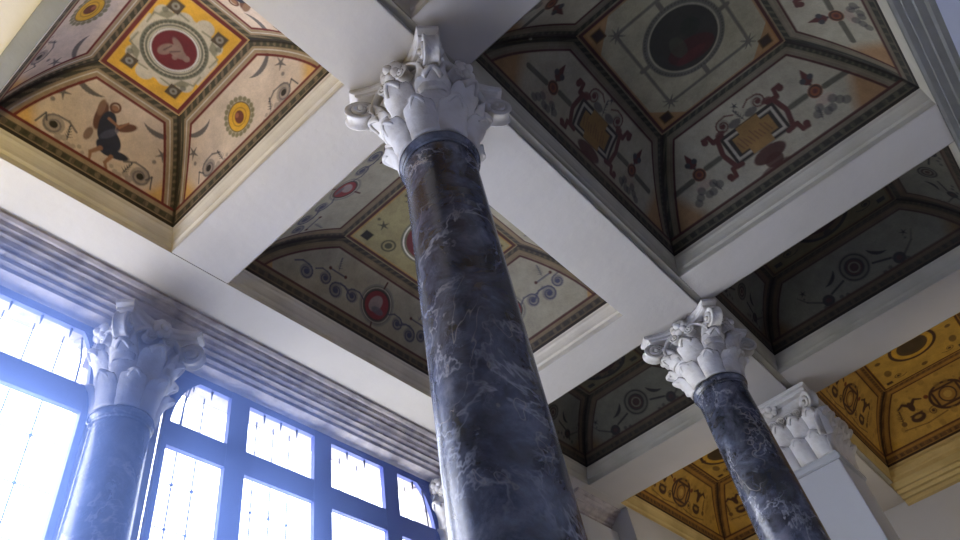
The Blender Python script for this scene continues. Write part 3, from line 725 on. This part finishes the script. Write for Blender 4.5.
def volute_mesh(r, wd):
    """corner scroll: ribbon rolled in the XZ plane, outer end running back down to the bell; local origin at the eye"""
    bm = bmesh.new(); pts = []
    k = 46
    for i in range(k+1):
        u = i/k; an = PI*.62-u*PI*4.2; rr = r*(1-.86*u**.9)
        pts.append((rr*math.cos(an), rr*math.sin(an), u))
    stem = [(-r*2.6, -r*1.75, 0), (-r*2.2, -r*.75, 0), (-r*1.6, .15*r, 0), (-r*1.05, r*.66, 0)]
    path = [(x, z, u) for x, z, u in stem]+pts
    n_ = len(path); rows = []
    for i, (x, z, u) in enumerate(path):
        x0, z0, _ = path[max(i-1, 0)]; x1, z1, _ = path[min(i+1, n_-1)]
        t = Vector((x1-x0, 0, z1-z0)).normalized(); nn = Vector((-t.z, 0, t.x))
        th = r*.17*(1-.4*u); w_ = wd*(1+.55*u)*(.75+.25*min(1, i/6))
        c = Vector((x, 0, z)); ring = []
        # cross-section with raised rims and a sunk middle
        for (q, d) in ((-1, -1), (-1, 1.0), (-.78, 1.25), (-.5, .45), (.5, .45), (.78, 1.25), (1, 1.0), (1, -1)):
            ring.append(bm.verts.new(c+Vector((0, q*w_/2, 0))+nn*th*d))
        rows.append(ring)
    for a, c in zip(rows, rows[1:]):
        for i in range(8): bm.faces.new((a[i], a[(i+1) % 8], c[(i+1) % 8], c[i]))
    bm.faces.new(rows[0][::-1]); bm.faces.new(rows[-1])
    for sg in (-1, 1): bmesh.ops.create_uvsphere(bm, u_segments=10, v_segments=6, radius=r*.2, matrix=Matrix.Translation((0, sg*wd*.72, 0)))
    return bm
def abacus_mesh(R, h, horn=.11, dip=.30):
    """four concave sides; R = half distance between horn tips along x"""
    bm = bmesh.new(); rows = []
    for (sc_, z) in ((.90, 0), (.93, h*.12), (.93, h*.42), (.97, h*.50), (1.0, h*.62), (1.0, h)):
        ring = []
        for q in range(4):
            a0 = q*PI/2
            for k in range(11):
                u = -1+2*k/10
                x = R*(1-dip*(1-u*u)); y = u*(R-horn)
                x, y = x*sc_, y*sc_
                ring.append(bm.verts.new((x*math.cos(a0)-y*math.sin(a0), x*math.sin(a0)+y*math.cos(a0), z)))
        rows.append(ring)
    m_ = len(rows[0])
    for a, c in zip(rows, rows[1:]):
        for i in range(m_): bm.faces.new((a[i], a[(i+1) % m_], c[(i+1) % m_], c[i]))
    bm.faces.new(rows[0][::-1]); bm.faces.new(rows[-1])
    return bm
def rosette_mesh(r):
    bm = bmesh.new()
    for k in range(7):
        an = 2*PI*k/7
        bmesh.ops.create_uvsphere(bm, u_segments=10, v_segments=7, radius=r*.46, matrix=Matrix.Translation((0, r*.55*math.cos(an), r*.55*math.sin(an))) @ Matrix.Diagonal((.8, 1, 1, 1)))
    bmesh.ops.create_uvsphere(bm, u_segments=10, v_segments=7, radius=r*.4, matrix=Matrix.Translation((r*.30, 0, 0)))
    return bm
HC = .865                         # capital height
def put(me, name, parent, x, y, z, rz, rx=0, s=1):
    o = bpy.data.objects.new(name, me); col.objects.link(o); o.parent = parent
    o.location = (x, y, z); o.rotation_euler = (rx, 0, rz); o.scale = (s, s, s); return o
def mesh_only(bm, name, m, smooth=True):
    bmesh.ops.recalc_face_normals(bm, faces=bm.faces)
    me = bpy.data.meshes.new(name); bm.to_mesh(me); bm.free(); me.materials.append(m)
    if smooth: me.polygons.foreach_set('use_smooth', [True]*len(me.polygons))
    return me
ME_leaf1 = mesh_only(leaf_mesh(.096, .30, .14, 0), 'acanthus_leaf', M_capital)
ME_leaf2 = mesh_only(leaf_mesh(.110, .34, .18, 0), 'acanthus_leaf', M_capital)
ME_leaf3 = mesh_only(leaf_mesh(.090, .28, .19, 0), 'acanthus_leaf', M_capital)
ME_vol = mesh_only(volute_mesh(.112, .10), 'volute', M_capital)
ME_helix = mesh_only(volute_mesh(.062, .07), 'inner_scroll', M_capital)
ME_ros = mesh_only(rosette_mesh(.10), 'flower', M_capital)
def column(x, y, ztop, label, scale=1.0, group=None, hs=1.0, engaged=False):
    """x, y plan units; ztop metres above the floor of the abacus top"""
    root = thing('marble_column', label, 'column', (x*S, y*S, 0), 0, group)
    hc = HC*hs; zn = ztop-hc            # neck height
    k = scale
    prof_ = [(.300, .42), (.305, .46), (.298, .50)]
    for i in range(1, 15):
        u = i/15; z = .50+(zn-.12-.50)*u; prof_.append(((.298-.058*u**1.15), z))
    prof_ += [(.240, zn-.12), (.243, zn-.10)]
    bm = bmesh.new(); lathe(bm, [(r*k, z) for r, z in prof_], 64); from_bm('shaft', bm, M_marble, root, True)
    bm = bmesh.new(); ap = [(.243, zn-.10), (.252, zn-.095), (.254, zn-.085), (.250, zn-.078)]
    ap += [(.250+.022*math.sin(PI*q/8), zn-.075+.075*q/8) for q in range(9)]+[(.235, zn+.0)]
    lathe(bm, [(r*k, z) for r, z in ap], 64); from_bm('astragal', bm, M_marble, root, True)
    bm = bmesh.new(); bm_box(bm, -.42*k, .42*k, -.42*k, .42*k, 0, .16, .01)
    tp = [(.40, .16)]+[(.37+.045*math.sin(PI*q/8), .16+.12*q/8) for q in range(9)]+[(.345, .29), (.335, .33)]+[(.33+.03*math.sin(PI*q/8), .34+.07*q/8) for q in range(9)]+[(.30, .42)]
    lathe(bm, [(r*k, z) for r, z in tp], 48); from_bm('base', bm, M_capital, root)
    # capital: bell with leaves, scrolls, flowers and abacus as its pieces
    bm = bmesh.new(); lathe(bm, [(.225, 0), (.225, .05), (.228, .35), (.245, .52), (.285, .66), (.335, .745), (.34, .765)], 40)
    cap = from_bm('capital', bm, M_capital, root, True, (0, 0, zn)); cap.scale = (k, k, hs)
    cap['label'] = 'carved white stone capital'
    for i in range(8):
        a = i*PI/4+PI/8
        if not engaged or math.cos(a) > -.4: put(ME_leaf1, 'acanthus_leaf', cap, .232*math.cos(a), .232*math.sin(a), .0, a)
        a = i*PI/4
        if not engaged or math.cos(a) > -.1: put(ME_leaf2, 'acanthus_leaf', cap, .240*math.cos(a), .240*math.sin(a), .22, a)
    for i in range(4):
        a = i*PI/2+PI/4
        if engaged and i in (1, 2): continue
        put(ME_vol, 'volute', cap, .490*math.cos(a), .490*math.sin(a), .625, a)
        put(ME_leaf3, 'acanthus_leaf', cap, .30*math.cos(a), .30*math.sin(a), .40, a)
        a2 = i*PI/2
        put(ME_ros, 'flower', cap, .375*math.cos(a2), .375*math.sin(a2), .76, a2)
        for sg in (-1, 1):
            put(ME_helix, 'inner_scroll', cap, .335*math.cos(a2)-sg*.09*math.sin(a2), .335*math.sin(a2)+sg*.09*math.cos(a2), .66, a2-sg*PI/2)
    ab = from_bm('abacus', abacus_mesh(.455, .10), M_capital, cap, False, (0, 0, HC-.10))
    return root
GC = 'veined blue marble columns'
ZTOP = EYE+ZM*S
column(-.316, .473, ZTOP-.006, 'big veined blue-black marble column nearest the viewer, largest of all the columns', group=GC)
column(-.3185, 1.302, ZTOP-.006, 'blue-black marble column second under the main beam, before the white pier', 1.03, GC, .80)
column(-.975, .431, EYE+.9560*S, 'marble column in blue glare, standing between the two blue framed windows', .92, GC, engaged=True)
column(-.975, 1.24, EYE+.9560*S, 'marble column against the window wall, almost hidden behind the big column', .92, GC, engaged=True)

# pier at the third crossing
def pier():
    x0, x1, y0, y1 = -.405, -.240, 1.68, 1.84
    zn = .822
    cx, cy = (x0+x1)/2*S, (y0+y1)/2*S
    root = thing('pier', 'square white pier with carved capital behind the second column', 'pier', (cx, cy, 0))
    hx, hy = (x1-x0)/2*S, (y1-y0)/2*S; zc = EYE+zn*S
    bm = bmesh.new(); bm_box(bm, -hx, hx, -hy, hy, .3, zc-.10, .006); from_bm('shaft', bm, M_wall, root)
    bm = bmesh.new(); bm_box(bm, -hx-.03, hx+.03, -hy-.03, hy+.03, zc-.10, zc-.03, .012); bm_box(bm, -hx-.012, hx+.012, -hy-.012, hy+.012, zc-.03, zc, .006); from_bm('astragal', bm, M_wall, root)
    bm = bmesh.new(); bm_box(bm, -hx-.06, hx+.06, -hy-.06, hy+.06, 0, .3, .02); from_bm('base', bm, M_wall, root)
    h = ZM*S+EYE-zc
    bm = bmesh.new(); bm_box(bm, -hx+.03, hx-.03, -hy+.03, hy-.03, 0, h-.10)
    cap = from_bm('capital', bm, M_capital, root, False, (0, 0, zc))
    for (ax, ay, rz, ln_) in ((0, -hy+.02, -PI/2, hx), (hx-.02, 0, 0, hy)):
        tx, ty = (1, 0) if ax == 0 else (0, 1)
        for k in range(4):
            q = (-.75+.5*k)*ln_; put(ME_leaf1, 'acanthus_leaf', cap, ax+tx*q, ay+ty*q, 0, rz)
        for k in range(5):
            q = (-1+.5*k)*ln_*.96; put(ME_leaf2, 'acanthus_leaf', cap, ax+tx*q, ay+ty*q, .20, rz)
        for k in range(6):
            q = (-.62+.25*k)*ln_; put(ME_helix, 'bead', cap, ax+tx*q+(0 if ax == 0 else .03), ay+ty*q-(.03 if ax == 0 else 0), .60, rz+PI/2, s=.8)
        put(ME_ros, 'flower', cap, ax*1.06, ay*1.06-(.03 if ax == 0 else 0), .79, rz)
    for (sx, sy) in ((1, -1), (-1, -1), (1, 1)):
        a = math.atan2(sy, sx); put(ME_vol, 'volute', cap, sx*(hx+.045), sy*(hy+.045), .64, a)
    bm = bmesh.new(); bm_box(bm, -hx-.07, hx+.07, -hy-.07, hy+.07, h-.10, h-.05, .01); bm_box(bm, -hx-.10, hx+.10, -hy-.10, hy+.10, h-.05, h-.002, .01)
    from_bm('abacus', bm, M_capital, cap, False)
pier()

# small iron scroll bracket on the white wall below the end of the cornice
o = thing('wall_bracket', 'small dark iron scroll on the white wall beyond the windows', 'bracket', W(-.8165, 1.86, .90))
bm = bmesh.new()
tube(bm, [(0, 0, -.35), (.04, 0, -.2), (.07, 0, -.05), (.05, .02, .06), (.02, .03, .02), (.05, .04, -.03)], .022, 8)
from_bm('arm', bm, M_iron, o, True)
bm = bmesh.new(); bmesh.ops.create_uvsphere(bm, u_segments=12, v_segments=8, radius=.05, matrix=Matrix.Translation((.04, 0, -.36))); from_bm('boss', bm, M_iron, o, True)
